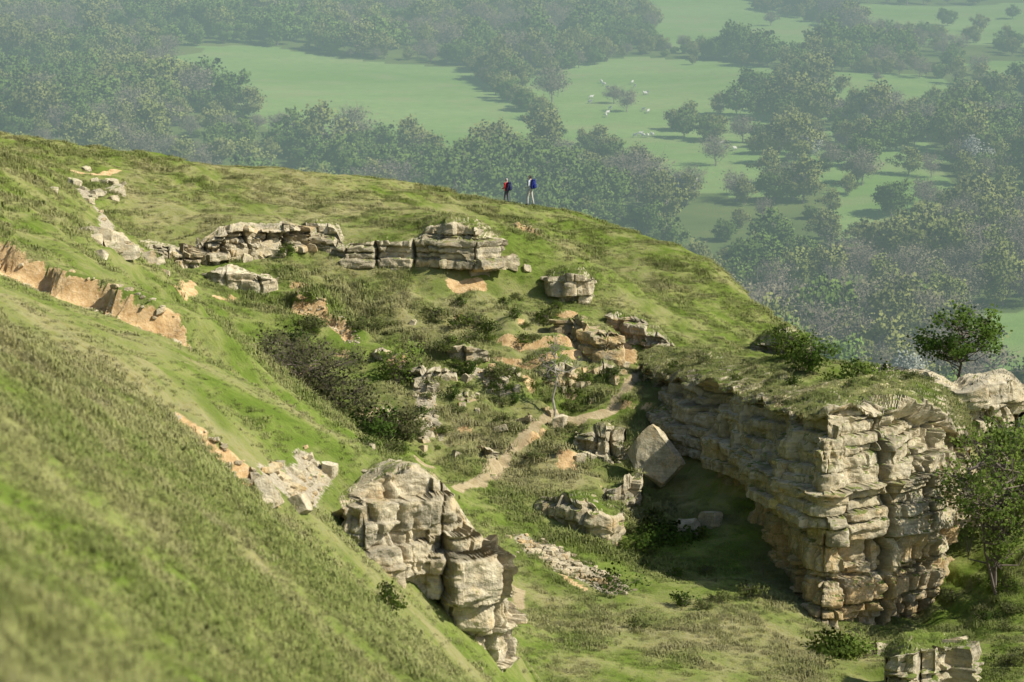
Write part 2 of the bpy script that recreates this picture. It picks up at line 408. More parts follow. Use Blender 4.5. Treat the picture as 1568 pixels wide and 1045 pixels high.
# ------------------------------------------------------------------ ground sheet
def growth(a, b, s0, g):
    o = [a]; s = s0
    while abs(o[-1]-a) < abs(b-a): o.append(o[-1]+math.copysign(s, b-a)); s *= g
    return o[1:]
xs = np.array(growth(-44, -1600, .4, 1.06)[::-1]+list(np.arange(-44, 36, .2))+growth(36, 1600, .4, 1.05))
ys = np.array(growth(8, -300, .4, 1.12)[::-1]+list(np.arange(8, 192, .18))+growth(192, 320, .5, 1.06)+[])
ys = np.concatenate([ys, np.arange(ys[-1]+5, 1200, 4), np.array(growth(1200, 6000, 8, 1.1))])
GX, GY = np.meshgrid(xs, ys); gx, gy = GX.ravel(), GY.ravel()
gz = H(gx, gy)
NY, NX = np.gradient(gz.reshape(GX.shape), ys, xs)
def slope_n(x, y):
    i = np.clip(np.searchsorted(ys, y), 1, len(ys)-1); j = np.clip(np.searchsorted(xs, x), 1, len(xs)-1)
    v = np.stack([-NX[i, j], -NY[i, j], np.ones(len(x))], -1); return v/np.linalg.norm(v, axis=1)[:, None]
def bare_soil(x, y):
    """steep little faces of the quarry floor have lost their turf"""
    b = bowl_w(x, y); nz = slope_n(x, y)[:, 2]
    return b*sst(.80, .62, nz) if False else b*(1-sst(.58, .72, nz))*sst(-.15, .15, fbm(x/2.4, y/2.4, 0, 2, 71))
soil, scr, pth = masks(gx, gy)
bm_ = (gy > 117) & (gy < 150) & (gx > -16) & (gx < 11); soil[bm_] = np.maximum(soil[bm_], bare_soil(gx[bm_], gy[bm_]))
fld = np.zeros(gx.shape); fm = gy > 250; fld[fm] = in_field(gx[fm], gy[fm])
farl = sst(200, 250, gy+np.maximum(gx-30, 0)*1.5)
ground = mesh_obj('hillside_ground', np.stack([gx, gy, gz], -1), gridF(len(ys), len(xs)), [M_GROUND],
                  dict(soil=soil, scree=scr, path=pth, field=fld, farland=farl), smooth=True)

# ------------------------------------------------------------------ crags
CAPPTS = []
def crag(name, front, thick, back_dz=0., th=(.16, .5), blk=(.5, 1.7), amp=.16, macro=.45, prof=None, res=.075, seed=1,
         ochre=0., turf=1., dip=0., embed=1.0, bdir=(0, 1), lipj=.3, ochre_low=0., capgrass=.5, joint=1.8, jd=.22, pillar=None, groove=1., rough=.12, chipk=.3, nsm=5, capn=.2, capstep=.18, rim=.8):
    rg = np.random.default_rng(seed)
    T = np.array([W(f[0], f[1], f[3]) for f in front]); Bz = np.array([W(f[0], f[2], f[3])[2]-embed for f in front])
    arc = np.r_[0, np.cumsum(np.hypot(*np.diff(T[:, :2], axis=0).T))]
    tt = np.linspace(0, 1, 600)*arc[-1]
    fx, fy, zt, zb = [np.interp(tt, arc, q) for q in (T[:, 0], T[:, 1], T[:, 2], Bz)]
    def sm(a, k=15):
        p = np.pad(a, k, mode='reflect', reflect_type='odd'); return np.convolve(p, np.ones(2*k+1)/(2*k+1), 'valid')
    fx, fy, zt, zb = sm(fx, 9), sm(fy, 9), sm(zt, 8), sm(zb)
    u = tt/arc[-1]; k = (1-np.abs(2*u-1)**5)**(1/3.0)
    bd = np.array(bdir, float); bd = bd/np.hypot(*bd)*thick
    Fx, Fy = fx+bd[0]*.5*(1-k), fy+bd[1]*.5*(1-k); Bx, By = fx+bd[0]*(.5+.5*k), fy+bd[1]*(.5+.5*k)
    a2 = np.r_[0, np.cumsum(np.hypot(np.diff(Fx), np.diff(Fy)))]
    nu = int(a2[-1]/res)+3; s = np.linspace(0, a2[-1], nu)
    Fx, Fy, Bx, By, zt, zb = [np.interp(s, a2, q) for q in (Fx, Fy, Bx, By, zt, zb)]
    tx, ty = np.gradient(sm(Fx, nsm)), np.gradient(sm(Fy, nsm)); l = np.hypot(tx, ty)+1e-9; nx, ny = ty/l, -tx/l
    lj = np.floor(s/(.7+.6*rg.random())+vnoise(s*.7, 0, 0, seed)*.5)
    lipo = (_h(lj, lj*0, lj*0, seed+3)-.6)*lipj+.06*fbm(s*1.8, 0, 0, 3, seed+44)
    ztf = zt; zt = zt+lipo
    hm = (zt-zb).max(); nr = max(8, int(hm/res))
    v = np.linspace(0, 1, nr)[:, None]
    Z = zb+(zt-zb)*v; S = np.broadcast_to(s, Z.shape)
    # strata: near-level beds of very different thickness
    zz = Z+dip*S+.12*vnoise(S*.3, Z*.3, 0, seed+5)+.03*fbm(S*1.7, Z*1.4, 0, 2, seed+6)+.18*(_h(np.floor(S/joint/1.5+.2*vnoise(Z*.8, 0, 0, seed)), S*0, S*0, seed+4)-.5)
    z0 = zz.min()-1; tks = rg.uniform(th[0], th[1], 300)*rg.choice([.3, .55, 1, 1.6], 300); cum = z0+np.cumsum(tks); li = np.clip(np.searchsorted(cum, zz), 1, 299)
    t0 = cum[li-1]; tk = cum[li]-t0; lf = (zz-t0)/tk
    wb = (rg.uniform(blk[0], blk[1], 300)*rg.choice([.5, 1, 1.8], 300))[li]; sb = S/wb+rg.random(300)[li]*7+.16*fbm(S*1.1, Z*1.1, 0, 2, seed+7)
    bi = np.floor(sb); bf = sb-bi
    lo = (rg.random(300)-.5)[li]
    hb = [_h(bi, li.astype(float), bi*0, seed+q) for q in (9, 10, 11, 12)]
    bo = hb[0]-.5; bo = np.where(hb[3] > .89, bo-1.1, bo)      # some blocks fallen out
    t1 = hb[1]-.5; t2 = hb[2]-.5
    dh = np.minimum(lf, 1-lf)*tk; dv = np.minimum(bf, 1-bf)*wb
    gm = sst(-.15, .4, fbm(S/1.3, Z/.9, 0, 3, seed+12)); gv = sst(-.05, .3, fbm(S/.9, Z/1.6, 0, 2, seed+18))
    cre = (.15+.85*gm)*np.exp(-(dh/.05)**2)
    off = amp*(1.9*lo+1.2*bo)+amp*1.5*t1*(bf-.5)+amp*.8*t2*(lf-.5)-groove*((.03+.15*gm)*np.exp(-(dh/.045)**2)+(.11*gv)*np.exp(-(dv/.035)**2))
    # broken corners
    chip = np.maximum(0, fbm(S*1.4, Z*1.9, 0, 3, seed+14)-.15); off = off-chipk*chip
    off = off+macro*fbm(S/2.6, Z/4.2, 0, 2, seed+13)+rough*fbm(S/.5, Z/.30, 0, 4, seed+15)
    js = S/joint+.12*fbm(S*.8, Z*.7, 0, 2, seed+2)+.05*vnoise(S*2, Z*2.5, 0, seed+34); big = np.floor(js); jf = js-big
    jdist = np.minimum(jf, 1-jf)*joint; jm = sst(-.4, .3, vnoise(big*3.3, Z*.5, 0, seed+35)); cre = np.maximum(cre, jm*np.exp(-(jdist/.08)**2)*min(1, jd*2))
    zb_i = np.floor(Z/1.9+_h(big, big*0, big*0, seed+23)*2)
    off = off+(_h(big, big*0, big*0, seed+21)-.5)*macro*1.0+(_h(big, zb_i, big*0, seed+24)-.5)*macro*.8+(_h(big, zb_i+5, big*0, seed+22)-.5)*.5*(jf-.5)-jd*np.exp(-(jdist/.08)**2)*jm
    if pillar is not None:
        pv = 1-sst(pillar-.04, pillar+.01, v); ps = S/1.25+.4*fbm(S*.6, Z*.35, 0, 2, seed+40); pi_ = np.floor(ps); pf = ps-pi_
        ph = _h(pi_, pi_*0, pi_*0, seed+41); p2 = _h(pi_, np.floor(Z/1.6+ph*3), pi_*0, seed+42)
        off = off+pv*((ph-.5)*.7+(p2-.5)*.4+(ph-.4)*.8*(pf-.5)-.55*np.exp(-(np.minimum(pf, 1-pf)*1.25/.10)**2))
    if prof is not None:
        vq = np.clip((t0+tk*.5-(zz-Z)-zb)/(zt-zb), 0, 1)*.9+v*.1
        vq = vq+.035*vnoise(S/1.6, 0, 0, seed+50)
        off = off+np.interp(vq, [p[0] for p in prof], [p[1] for p in prof])
    kk = np.interp(s/s[-1], [0, .06, .94, 1], [0, 1, 1, 0]); off = off*(.25+.75*kk)
    X, Y = Fx+nx*off, Fy+ny*off
    Z = Z+.03*fbm(S*2, Z*3, 0, 2, seed+17)
    # cap: broken rim first, then turf
    nc = max(4, int(thick/(res*1.7))); w = np.linspace(0, 1, nc+1)[1:, None]
    fade = np.clip(1-w*thick/1.3, 0, 1)**2; dxs, dys = X[-1]-Fx, Y[-1]-Fy
    cX = Fx*(1-w)+Bx*w+dxs*fade; cY = Fy*(1-w)+By*w+dys*fade
    stepn = fbm(cX/1.3, cY/1.3, 0, 3, seed+19); edge = np.exp(-(w*thick/2.2)**2)
    cZ = ztf+(Z[-1]-ztf)*np.clip(1-w*thick/.7, 0, 1)+back_dz*w+(np.floor(stepn*5)/5*capstep*(1+1.5*edge)+capn*fbm(cX/1.8, cY/1.8, 0, 3, seed+20)+.10*fbm(cX/.5, cY/.5, 0, 2, seed+29))*np.minimum(1, w*thick/.8)
    wb_ = np.linspace(0, 1, 5)[1:, None]; bZ = cZ[-1]*(1-wb_)+(zb-2)*wb_; bX = np.repeat(Bx[None], 4, 0); bY = np.repeat(By[None], 4, 0)
    V = np.stack([np.vstack([X, cX, bX]), np.vstack([Y, cY, bY]), np.vstack([Z, cZ, bZ])], -1).reshape(-1, 3)
    rows = nr+nc+4
    tv = np.clip(w*thick/rim+.5*fbm(cX/1.1, cY/1.1, 0, 2, seed+28), .25, 1)
    tf = np.zeros((rows, nu)); tf[:nr] = turf*.40; tf[nr:nr+nc] = turf*tv
    oc = np.full((rows, nu), ochre, float); oc[:nr] += ochre_low*(1-sst(.15, .6, v))+.2*lo
    cv = np.zeros((rows, nu)); cv[:nr] = cre
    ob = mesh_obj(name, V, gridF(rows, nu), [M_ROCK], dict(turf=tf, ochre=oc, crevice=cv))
    if capgrass > 0:
        idx = np.nonzero((tv > .7).ravel())[0]
        area = thick*s[-1]; kn = min(len(idx), int(area*14*capgrass))
        if kn > 0:
            pick = rg.choice(idx, kn, replace=False); CAPPTS.append(np.stack([cX.ravel()[pick], cY.ravel()[pick], cZ.ravel()[pick]-.02], -1))
    return ob

# right-hand buttress: shaded flank + sunlit front, one mass
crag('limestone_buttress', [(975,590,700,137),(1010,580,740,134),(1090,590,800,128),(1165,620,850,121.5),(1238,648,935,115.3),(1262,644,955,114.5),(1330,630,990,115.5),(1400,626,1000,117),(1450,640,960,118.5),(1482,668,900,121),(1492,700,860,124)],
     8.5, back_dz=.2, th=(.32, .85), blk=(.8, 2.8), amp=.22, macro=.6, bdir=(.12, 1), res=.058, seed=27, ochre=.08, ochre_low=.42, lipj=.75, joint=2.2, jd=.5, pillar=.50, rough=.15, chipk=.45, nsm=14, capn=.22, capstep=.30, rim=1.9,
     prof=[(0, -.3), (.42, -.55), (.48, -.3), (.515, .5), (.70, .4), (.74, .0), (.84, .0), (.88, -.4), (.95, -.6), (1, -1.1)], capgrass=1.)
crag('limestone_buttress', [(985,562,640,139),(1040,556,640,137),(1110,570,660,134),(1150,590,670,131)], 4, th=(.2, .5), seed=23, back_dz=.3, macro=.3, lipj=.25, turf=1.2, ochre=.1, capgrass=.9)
# near crag
crag('limestone_crag', [(478,812,1000,72.5),(505,790,1000,71.5),(560,776,1040,71),(605,744,1060,71.6),(645,720,1080,72.2),(692,742,1090,72.4),(735,806,1095,73),(768,864,1100,74),(802,918,1100,76)],
     4.2, th=(.25, .75), blk=(.5, 1.7), amp=.21, macro=.62, res=.038, seed=36, ochre=.10, lipj=.3, back_dz=-.5, bdir=(-.25, 1), prof=[(0, -.5), (.45, -.15), (.6, .25), (.8, .1), (.9, -.1), (1, -.6)], turf=.45, capgrass=.12, joint=1.3, jd=.3, groove=.7, rough=.18, chipk=.5)
# outcrop beyond the buttress, right
crag('limestone_outcrop', [(1335,578,620,143),(1390,572,640,141),(1440,586,700,139),(1475,600,720,138),(1500,588,720,138),(1556,582,720,139),(1570,600,700,142)], 3.5, th=(.35, .9), blk=(.8, 2.6),
     amp=.3, macro=.5, seed=41, prof=[(0, -1.2), (.45, -.8), (.75, -.5), (.82, .3), (1, .2)], turf=.25, lipj=.35, capgrass=0)
# ledge band round the head of the hollow
crag('limestone_ledge', [(462,348,428,149),(480,344,432,148.5),(512,348,436,148.5),(522,374,440,148.5),(560,374,442,148),(600,370,442,148),(640,366,442,148),(655,348,444,147.8),(690,338,444,147),(730,348,444,146.5),(764,368,440,147.5)], 3, th=(.3, .65), blk=(.9, 2.4), amp=.24, macro=.45, seed=51, lipj=.45, turf=1.1, back_dz=.1, embed=.7, capgrass=.6, jd=.7, ochre_low=.45,
     prof=[(0, -1.1), (.4, -1.0), (.5, .15), (1, .1)])
crag('limestone_ledge', [(296,380,434,145.5),(330,356,436,146),(365,342,438,146.5),(400,350,438,147),(440,350,438,147.5),(468,358,434,148)], 2.2, th=(.25, .6), blk=(.4, 1.2), amp=.38, macro=.65, seed=55, lipj=1.1, ochre=.2, ochre_low=.4, turf=.3, embed=.6, capgrass=.2, joint=1.1, jd=.8, prof=[(0, -.4), (.4, -.4), (.5, .1), (1, .05)])
crag('limestone_ledge', [(308,420,458,143),(340,416,462,142.5),(385,418,462,142.5),(424,428,462,143)], 1.4, th=(.4, .9), blk=(.9, 2.0), amp=.2, macro=.2, seed=57, lipj=.2, turf=.3, embed=.5, capgrass=.2)
crag('limestone_ledge', [(190,380,414,143.5),(225,376,424,143.5),(260,378,440,143.5),(302,386,438,144)], 1.8, th=(.2, .45), blk=(.3, .9), amp=.38, macro=.55, seed=58, lipj=.9, turf=.4, ochre_low=.6, embed=.4, capgrass=.2, joint=1.0)
crag('limestone_outcrop', [(842,424,472,148.5),(868,416,476,147.5),(895,420,476,147.5),(912,432,465,148.5)], 2.4, th=(.25, .5), blk=(.6, 1.5), amp=.2, macro=.4, seed=61, prof=[(0, -.5), (.5, -.3), (.62, .1), (1, 0)], turf=.9, embed=.6, capgrass=.7)
OUT = 'limestone_outcrop'
for i, (pts_, tk_, oc_, mc_) in enumerate([
    ([(862,494,520,143.5),(890,490,540,142.5),(925,503,575,141.5),(955,522,580,141.5)], 2.4, .4, .7),
    ([(938,488,545,146),(975,492,555,145),(1010,510,565,144),(1040,542,575,143.5)], 2.6, .1, .7),
    ([(1150,540,575,148),(1180,515,580,147),(1215,512,585,146),(1245,535,590,147)], 2, .05, .5),
    ([(820,568,600,139),(845,554,612,138.3),(875,558,615,138.3),(890,576,605,139)], 1.5, .4, .45),
    ([(885,668,690,131.5),(925,660,705,130.8),(960,662,700,131)], 1.3, 0, .7),
    ([(925,750,768,127),(955,740,775,126.5),(985,728,762,127)], 1.1, 0, .6),
    ([(540,636,670,129),(565,621,680,128.5),(590,624,680,128.5),(606,636,672,129)], 1.5, .3, .3),
    ([(1365,1020,1045,105.5),(1400,1004,1060,104.8),(1450,1004,1060,104.8),(1495,990,1040,106)], 3, 0, .9),
    ([(830,775,815,123.5),(865,760,828,122.5),(905,773,835,121.5),(930,788,835,121.5),(952,783,825,122.5)], 2.4, .1, .5),
    ([(640,571,605,136.5),(665,558,612,136),(695,568,606,136.5)], 1.1, .1, .6),
    ([(632,646,690,131),(648,636,700,130.5),(668,651,695,131)], 1., .3, .6),
    ([(752,578,605,137.5),(775,570,608,137),(795,581,604,137.5)], 1., .05, .6),
    ([(900,571,610,140.5),(925,556,620,140),(948,571,615,140.5)], 1., .35, .6),
    ([(690,608,630,134.5),(715,602,634,134),(735,610,630,134.5)], .9, .2, .6),
    ([(760,408,425,151.5),(785,401,428,151),(808,410,426,151.5)], 1.2, .0, .5),
    ([(790,646,668,133.5),(812,640,672,133),(830,651,668,133.5)], .8, .1, .6),
    ([(1300,616,640,123),(1340,602,640,122),(1390,600,640,122),(1420,612,640,123)], 1.8, .0, .6),
    ([(560,541,565,138.5),(585,534,570,138),(610,544,566,138.5)], .9, .3, .6),
    ([(690,540,560,139),(712,532,564,138.5),(740,542,560,139)], .9, .25, .6),
    ([(850,520,545,143.5),(872,512,550,143),(892,525,548,143.5)], .9, .4, .6),
    ([(720,690,708,128.5),(742,684,712,128),(762,694,708,128.5)], .8, .15, .6),
    ([(470,468,492,144),(505,460,496,143.5),(540,470,492,144)], 1., .35, .6)]):
    crag(OUT, pts_, tk_, th=(.25, .55), blk=(.5, 1.6), amp=.22, macro=mc_, seed=63+i*2, ochre=oc_, turf=1., embed=.6, capgrass=.7, lipj=.5, joint=1.2, jd=.4, rough=.15)

# ------------------------------------------------------------------ loose rocks
_bm = bmesh.new(); bmesh.ops.create_icosphere(_bm, subdivisions=4, radius=1)
ICO_V = np.array([v.co[:] for v in _bm.verts]); ICO_F = np.array([[v.index for v in f.verts] for f in _bm.faces]); _bm.free()
_bm = bmesh.new(); bmesh.ops.create_icosphere(_bm, subdivisions=2, radius=1)
ICO2_V = np.array([v.co[:] for v in _bm.verts]); ICO2_F = np.array([[v.index for v in f.verts] for f in _bm.faces]); _bm.free()
def stone(rg, size, lo=False, rotz=None, tilt=.25):
    V = (ICO2_V if lo else ICO_V).copy()
    axes = [(1,0,0),(-1,0,0),(0,1,0),(0,-1,0),(0,0,1),(0,0,-1)]
    for a in axes:
        nn = np.array(a)+rg.normal(0, .13, 3); nn /= np.linalg.norm(nn); d = rg.uniform(.5, .66)
        V -= nn*np.maximum(0, V@nn-d)[:, None]
    for _ in range(5):
        nn = rg.normal(0, 1, 3); nn /= np.linalg.norm(nn); d = rg.uniform(.62, .85); V -= nn*np.maximum(0, V@nn-d)[:, None]
    V = V*1.6*np.asarray(size)/2
    V += .09*min(size)*np.stack([fbm(V[:, 0]*3+7, V[:, 1]*3, V[:, 2]*3, 3, 3+i) for i in range(3)], -1)
    R = np.array(Matrix.Rotation(rg.uniform(0, 6.28) if rotz is None else rotz, 3, 'Z')@Matrix.Rotation(rg.normal(0, tilt), 3, 'X')@Matrix.Rotation(rg.normal(0, tilt), 3, 'Y'))
    return V@R.T
def rocks(name, items, seed, ochre=0., lo=False, turf=0.):
    rg = np.random.default_rng(seed); VV = []; FF = []; o = 0
    for p, sz in items:
        v = stone(rg, sz, lo)+np.asarray(p); VV.append(v); f = (ICO2_F if lo else ICO_F)+o; FF.append(f); o += len(v)
    V = np.vstack(VV); n = len(V)
    return mesh_obj(name, V, np.vstack(FF), [M_ROCK], dict(turf=np.full(n, turf), ochre=np.full(n, ochre), crevice=np.zeros(n)))
def at(px, py, w, h, dmin=100, dp=None, sink=.35):
    p, d = hit(px, py, dmin); p = p.copy(); p[2] += h*(.5-sink); return (p, (w, dp or w*.8, h))
def scatter_rocks(name, cx, cy, sx, sy, n, smin, smax, seed, dmin=100, ochre=0.):
    rg = np.random.default_rng(seed); it = []
    for _ in range(n):
        s = rg.uniform(smin, smax); it.append(at(cx+rg.normal(0, sx), cy+rg.normal(0, sy), s*rg.uniform(.8, 1.6), s*rg.uniform(.6, 1.2), dmin, sink=.55))
    return rocks(name, it, seed, ochre, turf=.35)
RO = 'rock_outcrop'
for i, a in enumerate([(140,290,24,14,14,.3,.8,0),(172,372,12,12,9,.4,.9,0),(260,402,36,8,14,.4,.8,.2),(390,385,45,12,18,.4,1.0,.15),(660,590,14,14,8,.3,.6,0),
                       (650,665,8,16,6,.3,.6,.25),(770,595,25,18,6,.3,.5,0),(905,690,22,8,8,.3,.7,0),(945,560,20,22,8,.4,.7,.3),(1370,1005,35,8,7,.3,.7,0),
                       (1440,1030,30,10,6,.5,.9,0),(790,408,12,8,4,.4,.7,0),(870,610,30,20,6,.3,.5,.3),(700,640,60,50,16,.2,.45,.15)]):
    scatter_rocks(RO, *a[:7], 81+i, ochre=a[7])
scatter_rocks(RO, 480, 725, 50, 18, 14, .1, .3, 193, dmin=55)
rocks('boulder', [at(408, 765, .5, .75, 55)], 101); rocks('boulder', [at(458, 782, .5, .5, 55)], 102); rocks('boulder', [at(503, 728, .4, .5, 55)], 103)
rocks('boulder', [at(1052, 815, 1.1, .7)], 104, turf=.3); rocks('boulder', [at(1090, 805, .9, .8)], 105, turf=.3); rocks('boulder', [at(858, 655, .8, .9)], 106)
rocks('fallen_slab', [(W(1006, 705, 129), (1.7, .6, 2.4))], 107, ochre=.1)
# scree of chippings
rg = np.random.default_rng(9); it = []
for P, w in SCREE:
    nn = 380 if w > .7 else 70
    t = rg.random(nn)*(len(P)-1); i = t.astype(int); q = P[i]+(P[i+1]-P[i])*(t-i)[:, None]+rg.normal(0, w*.6, (nn, 2))
    zz = H(q[:, 0], q[:, 1]); s = rg.gamma(2, .05, nn)+.05
    it += [((q[j, 0], q[j, 1], zz[j]+s[j]*.1), (s[j]*1.2, s[j], s[j]*.6)) for j in range(nn)]
for P, hh, dec, fw in SCARPS:
    nn = 90; t = rg.random(nn)*(len(P)-1); i = t.astype(int); q = P[i]+(P[i+1]-P[i])*(t-i)[:, None]+np.stack([rg.normal(0, .2, nn), rg.random(nn)*1.0-.6], -1)
    zz = H(q[:, 0], q[:, 1]); s = rg.gamma(2, .035, nn)+.04
    it += [((q[j, 0], q[j, 1], zz[j]), (s[j]*1.2, s[j], s[j]*.6)) for j in range(nn)]
rocks('scree', it, 9, ochre=.3, lo=True)

# ------------------------------------------------------------------ vegetation builders
def tube(V, F, T, pts, rad, sides=5):
    pts = [np.asarray(p, float) for p in pts]; o = len(V)
    for i, p in enumerate(pts):
        d = pts[min(i+1, len(pts)-1)]-pts[max(i-1, 0)]; d = d/(np.linalg.norm(d)+1e-9)
        a = np.cross(d, (0.31, .95, .1)); a /= np.linalg.norm(a)+1e-9; b = np.cross(d, a)
        for k in range(sides):
            q = 2*math.pi*k/sides; V.append(p+rad[i]*(a*math.cos(q)+b*math.sin(q)))
    for i in range(len(pts)-1):
        for k in range(sides):
            k2 = (k+1) % sides; F.append((o+i*sides+k, o+i*sides+k2, o+(i+1)*sides+k2, o+(i+1)*sides+k)); T.append(0)
def tree_mesh(name, seed, Ht, R, ncl, nleaf, lsize, clr, mats, crown0=.25, bare=0, twigs=3, lean=0., trunk_r=None, flat=1., multi=1, link=False):
    rg = np.random.default_rng(seed); V = []; F = []; T = []
    tr = trunk_r or Ht*.022; top = Ht*.72
    trunks = []
    for m in range(multi):
        dx, dy = (rg.normal(0, R*.3), rg.normal(0, R*.3)) if multi > 1 else (0, 0)
        pts = [np.array([dx*i/6+lean*Ht*(i/6)**1.4+rg.normal(0, .012*Ht)*(i > 0), dy*i/6+rg.normal(0, .012*Ht)*(i > 0), top*i/6-.15*(i == 0)]) for i in range(7)]
        tube(V, F, T, pts, [tr/(multi**.4)*(1-.8*i/6) for i in range(7)], 6); trunks.append(pts)
    LV = []; LT = []
    for cidx in range(ncl):
        d = rg.normal(0, 1, 3); d /= np.linalg.norm(d); rr = rg.uniform(.35, 1)**.6
        lump = 1+.28*math.sin(3*math.atan2(d[1], d[0])+seed)+.15*math.sin(5*d[2]+seed*2)
        cz = Ht*(crown0+1)/2; hz_ = Ht*(1-crown0)/2*flat
        if d[2] < -.3: rr *= .8
        cc = np.array([d[0]*R*rr*lump+lean*Ht*.9, d[1]*R*rr*lump, cz+d[2]*hz_*rr*(1+.1*rg.normal())])
        tp = trunks[rg.integers(0, multi)]; tz = np.clip((cc[2]-R*.5*rg.random())/top, .15, 1)*6; i0 = min(int(tz), 5); st = tp[i0]+(tp[i0+1]-tp[i0])*(tz-i0)
        mid = (st+cc)/2+np.array([0, 0, -.05*Ht])+rg.normal(0, .03*Ht, 3)
        r0 = tr*.38; tube(V, F, T, [st, mid, cc], [r0, r0*.6, r0*.22], 4)
        for _ in range(twigs):
            e = cc+rg.normal(0, clr*.9, 3)+np.array([0, 0, clr*.3]); m2 = (cc+e)/2+rg.normal(0, clr*.15, 3)
            st2 = mid+(cc-mid)*rg.random(); tube(V, F, T, [st2, m2, e], [r0*.3, r0*.2, r0*.08], 3)
        if rg.random() < bare: continue
        n = int(nleaf*rg.uniform(.6, 1.3)); c0 = cc+rg.normal(0, 1, (n, 3))*clr*np.array([.62, .62, .45])
        a = rg.normal(0, 1, (n, 3)); a /= np.linalg.norm(a, axis=1)[:, None]; b = np.cross(a, rg.normal(0, 1, (n, 3))); b /= np.linalg.norm(b, axis=1)[:, None]
        sz = lsize*rg.uniform(.6, 1.3, (n, 1))*.5
        LV.append(np.stack([c0-a*sz-b*sz*.5, c0+a*sz*.3-b*sz, c0+a*sz+b*sz*.4, c0-a*sz*.2+b*sz], 1)); tint = np.clip(rg.uniform(0, 1)*.6+rg.uniform(0, .4, n), 0, 1); LT.append(tint)
    nb = len(V); V = np.array(V); F = np.array(F)
    ta = np.zeros(nb)
    if LV:
        L = np.vstack(LV); nl = len(L); V = np.vstack([V, L.reshape(-1, 3)]); F = np.vstack([F, nb+np.arange(nl*4).reshape(-1, 4)]); T = T+[1]*nl
        ta = np.r_[ta, np.repeat(np.concatenate(LT), 4)]
    return mesh_obj(name, V, F, mats, dict(tint=ta), link=link, matidx=T)

def scatter(name, pts, scl, idx, protos, rot=None, sxy=None, nrm=None):
    me = bpy.data.meshes.new(name); pts = np.asarray(pts, np.float32); n = len(pts)
    me.vertices.add(n); me.vertices.foreach_set('co', pts.ravel())
    rz = RNG.uniform(0, 6.283, n) if rot is None else rot
    r = np.zeros((n, 3), np.float32); r[:, 2] = rz
    s = np.repeat(np.asarray(scl, np.float32)[:, None], 3, 1)
    if sxy is not None: s[:, :2] *= sxy[:, None]
    vs = [('rot', r), ('scl', s)]
    if nrm is not None: vs.append(('slope_normal', np.asarray(nrm, np.float32)))
    for k, v in vs:
        a = me.attributes.new(k, 'FLOAT_VECTOR', 'POINT'); a.data.foreach_set('vector', v.ravel().astype(np.float32))
    a = me.attributes.new('pick', 'INT', 'POINT'); a.data.foreach_set('value', np.asarray(idx, np.int32))
    ob = bpy.data.objects.new(name, me); scene.collection.objects.link(ob)
    col = bpy.data.collections.new(name+'_kinds')
    for p in protos: col.objects.link(p)
    ng = bpy.data.node_groups.new(name+'_scatter', 'GeometryNodeTree')
    ng.interface.new_socket('Geometry', in_out='INPUT', socket_type='NodeSocketGeometry'); ng.interface.new_socket('Geometry', in_out='OUTPUT', socket_type='NodeSocketGeometry')
    gi = ng.nodes.new('NodeGroupInput'); go = ng.nodes.new('NodeGroupOutput'); ip = ng.nodes.new('GeometryNodeInstanceOnPoints'); ci = ng.nodes.new('GeometryNodeCollectionInfo')
    ci.inputs['Collection'].default_value = col; ci.inputs['Separate Children'].default_value = True; ci.inputs['Reset Children'].default_value = True
    def na(nm, t):
        q = ng.nodes.new('GeometryNodeInputNamedAttribute'); q.data_type = t; q.inputs['Name'].default_value = nm
        return [o for o in q.outputs if o.enabled and o.name == 'Attribute'][0]
    L = ng.links.new
    L(gi.outputs[0], ip.inputs['Points']); L(ci.outputs[0], ip.inputs['Instance']); ip.inputs['Pick Instance'].default_value = True
    L(na('pick', 'INT'), ip.inputs['Instance Index']); L(na('rot', 'FLOAT_VECTOR'), ip.inputs['Rotation']); L(na('scl', 'FLOAT_VECTOR'), ip.inputs['Scale'])
    L(ip.outputs[0], go.inputs[0])
    md = ob.modifiers.new('scatter', 'NODES'); md.node_group = ng
    return ob

# ---- grass tufts
def tuft(name, seed, n, R, lmin, lmax, wd, flat=.2):
    rg = np.random.default_rng(seed); V = []; F = []; T = []
    for _ in range(n):
        a = rg.uniform(0, 6.28); r = R*math.sqrt(rg.random()); b = np.array([r*math.cos(a), r*math.sin(a), -.03])
        q = rg.uniform(0, 6.28); L = rg.uniform(lmin, lmax); d = np.array([math.cos(q), math.sin(q), 0]); s = np.array([-d[1], d[0], 0])*wd*rg.uniform(.6, 1.2)
        ln = rg.uniform(flat, .95); m = b+d*L*.3*ln+np.array([0, 0, L*.6]); e = b+d*L*ln+np.array([0, 0, L*rg.uniform(.5, .95)])
        o = len(V); V += [b-s, b+s, m+s*.7, m-s*.7, e-s*.05, e+s*.05]; F += [(o, o+1, o+2, o+3), (o+3, o+2, o+5, o+4)]; t = rg.random(); T += [t*.2, t*.2, t*.6, t*.6, t, t]
    return mesh_obj(name, V, np.array(F), [M_GRASS], dict(tint=T), link=False)
mid_tufts = [tuft('mid_tuft_%d' % i, 200+i, 40, .32, .07, .18 if i < 3 else .34, .014, .4) for i in range(5)]
near_tufts = [tuft('near_tuft_%d' % i, 230+i, 70, .20, .03, .08 if i < 3 else .12, .006, .5) for i in range(5)]

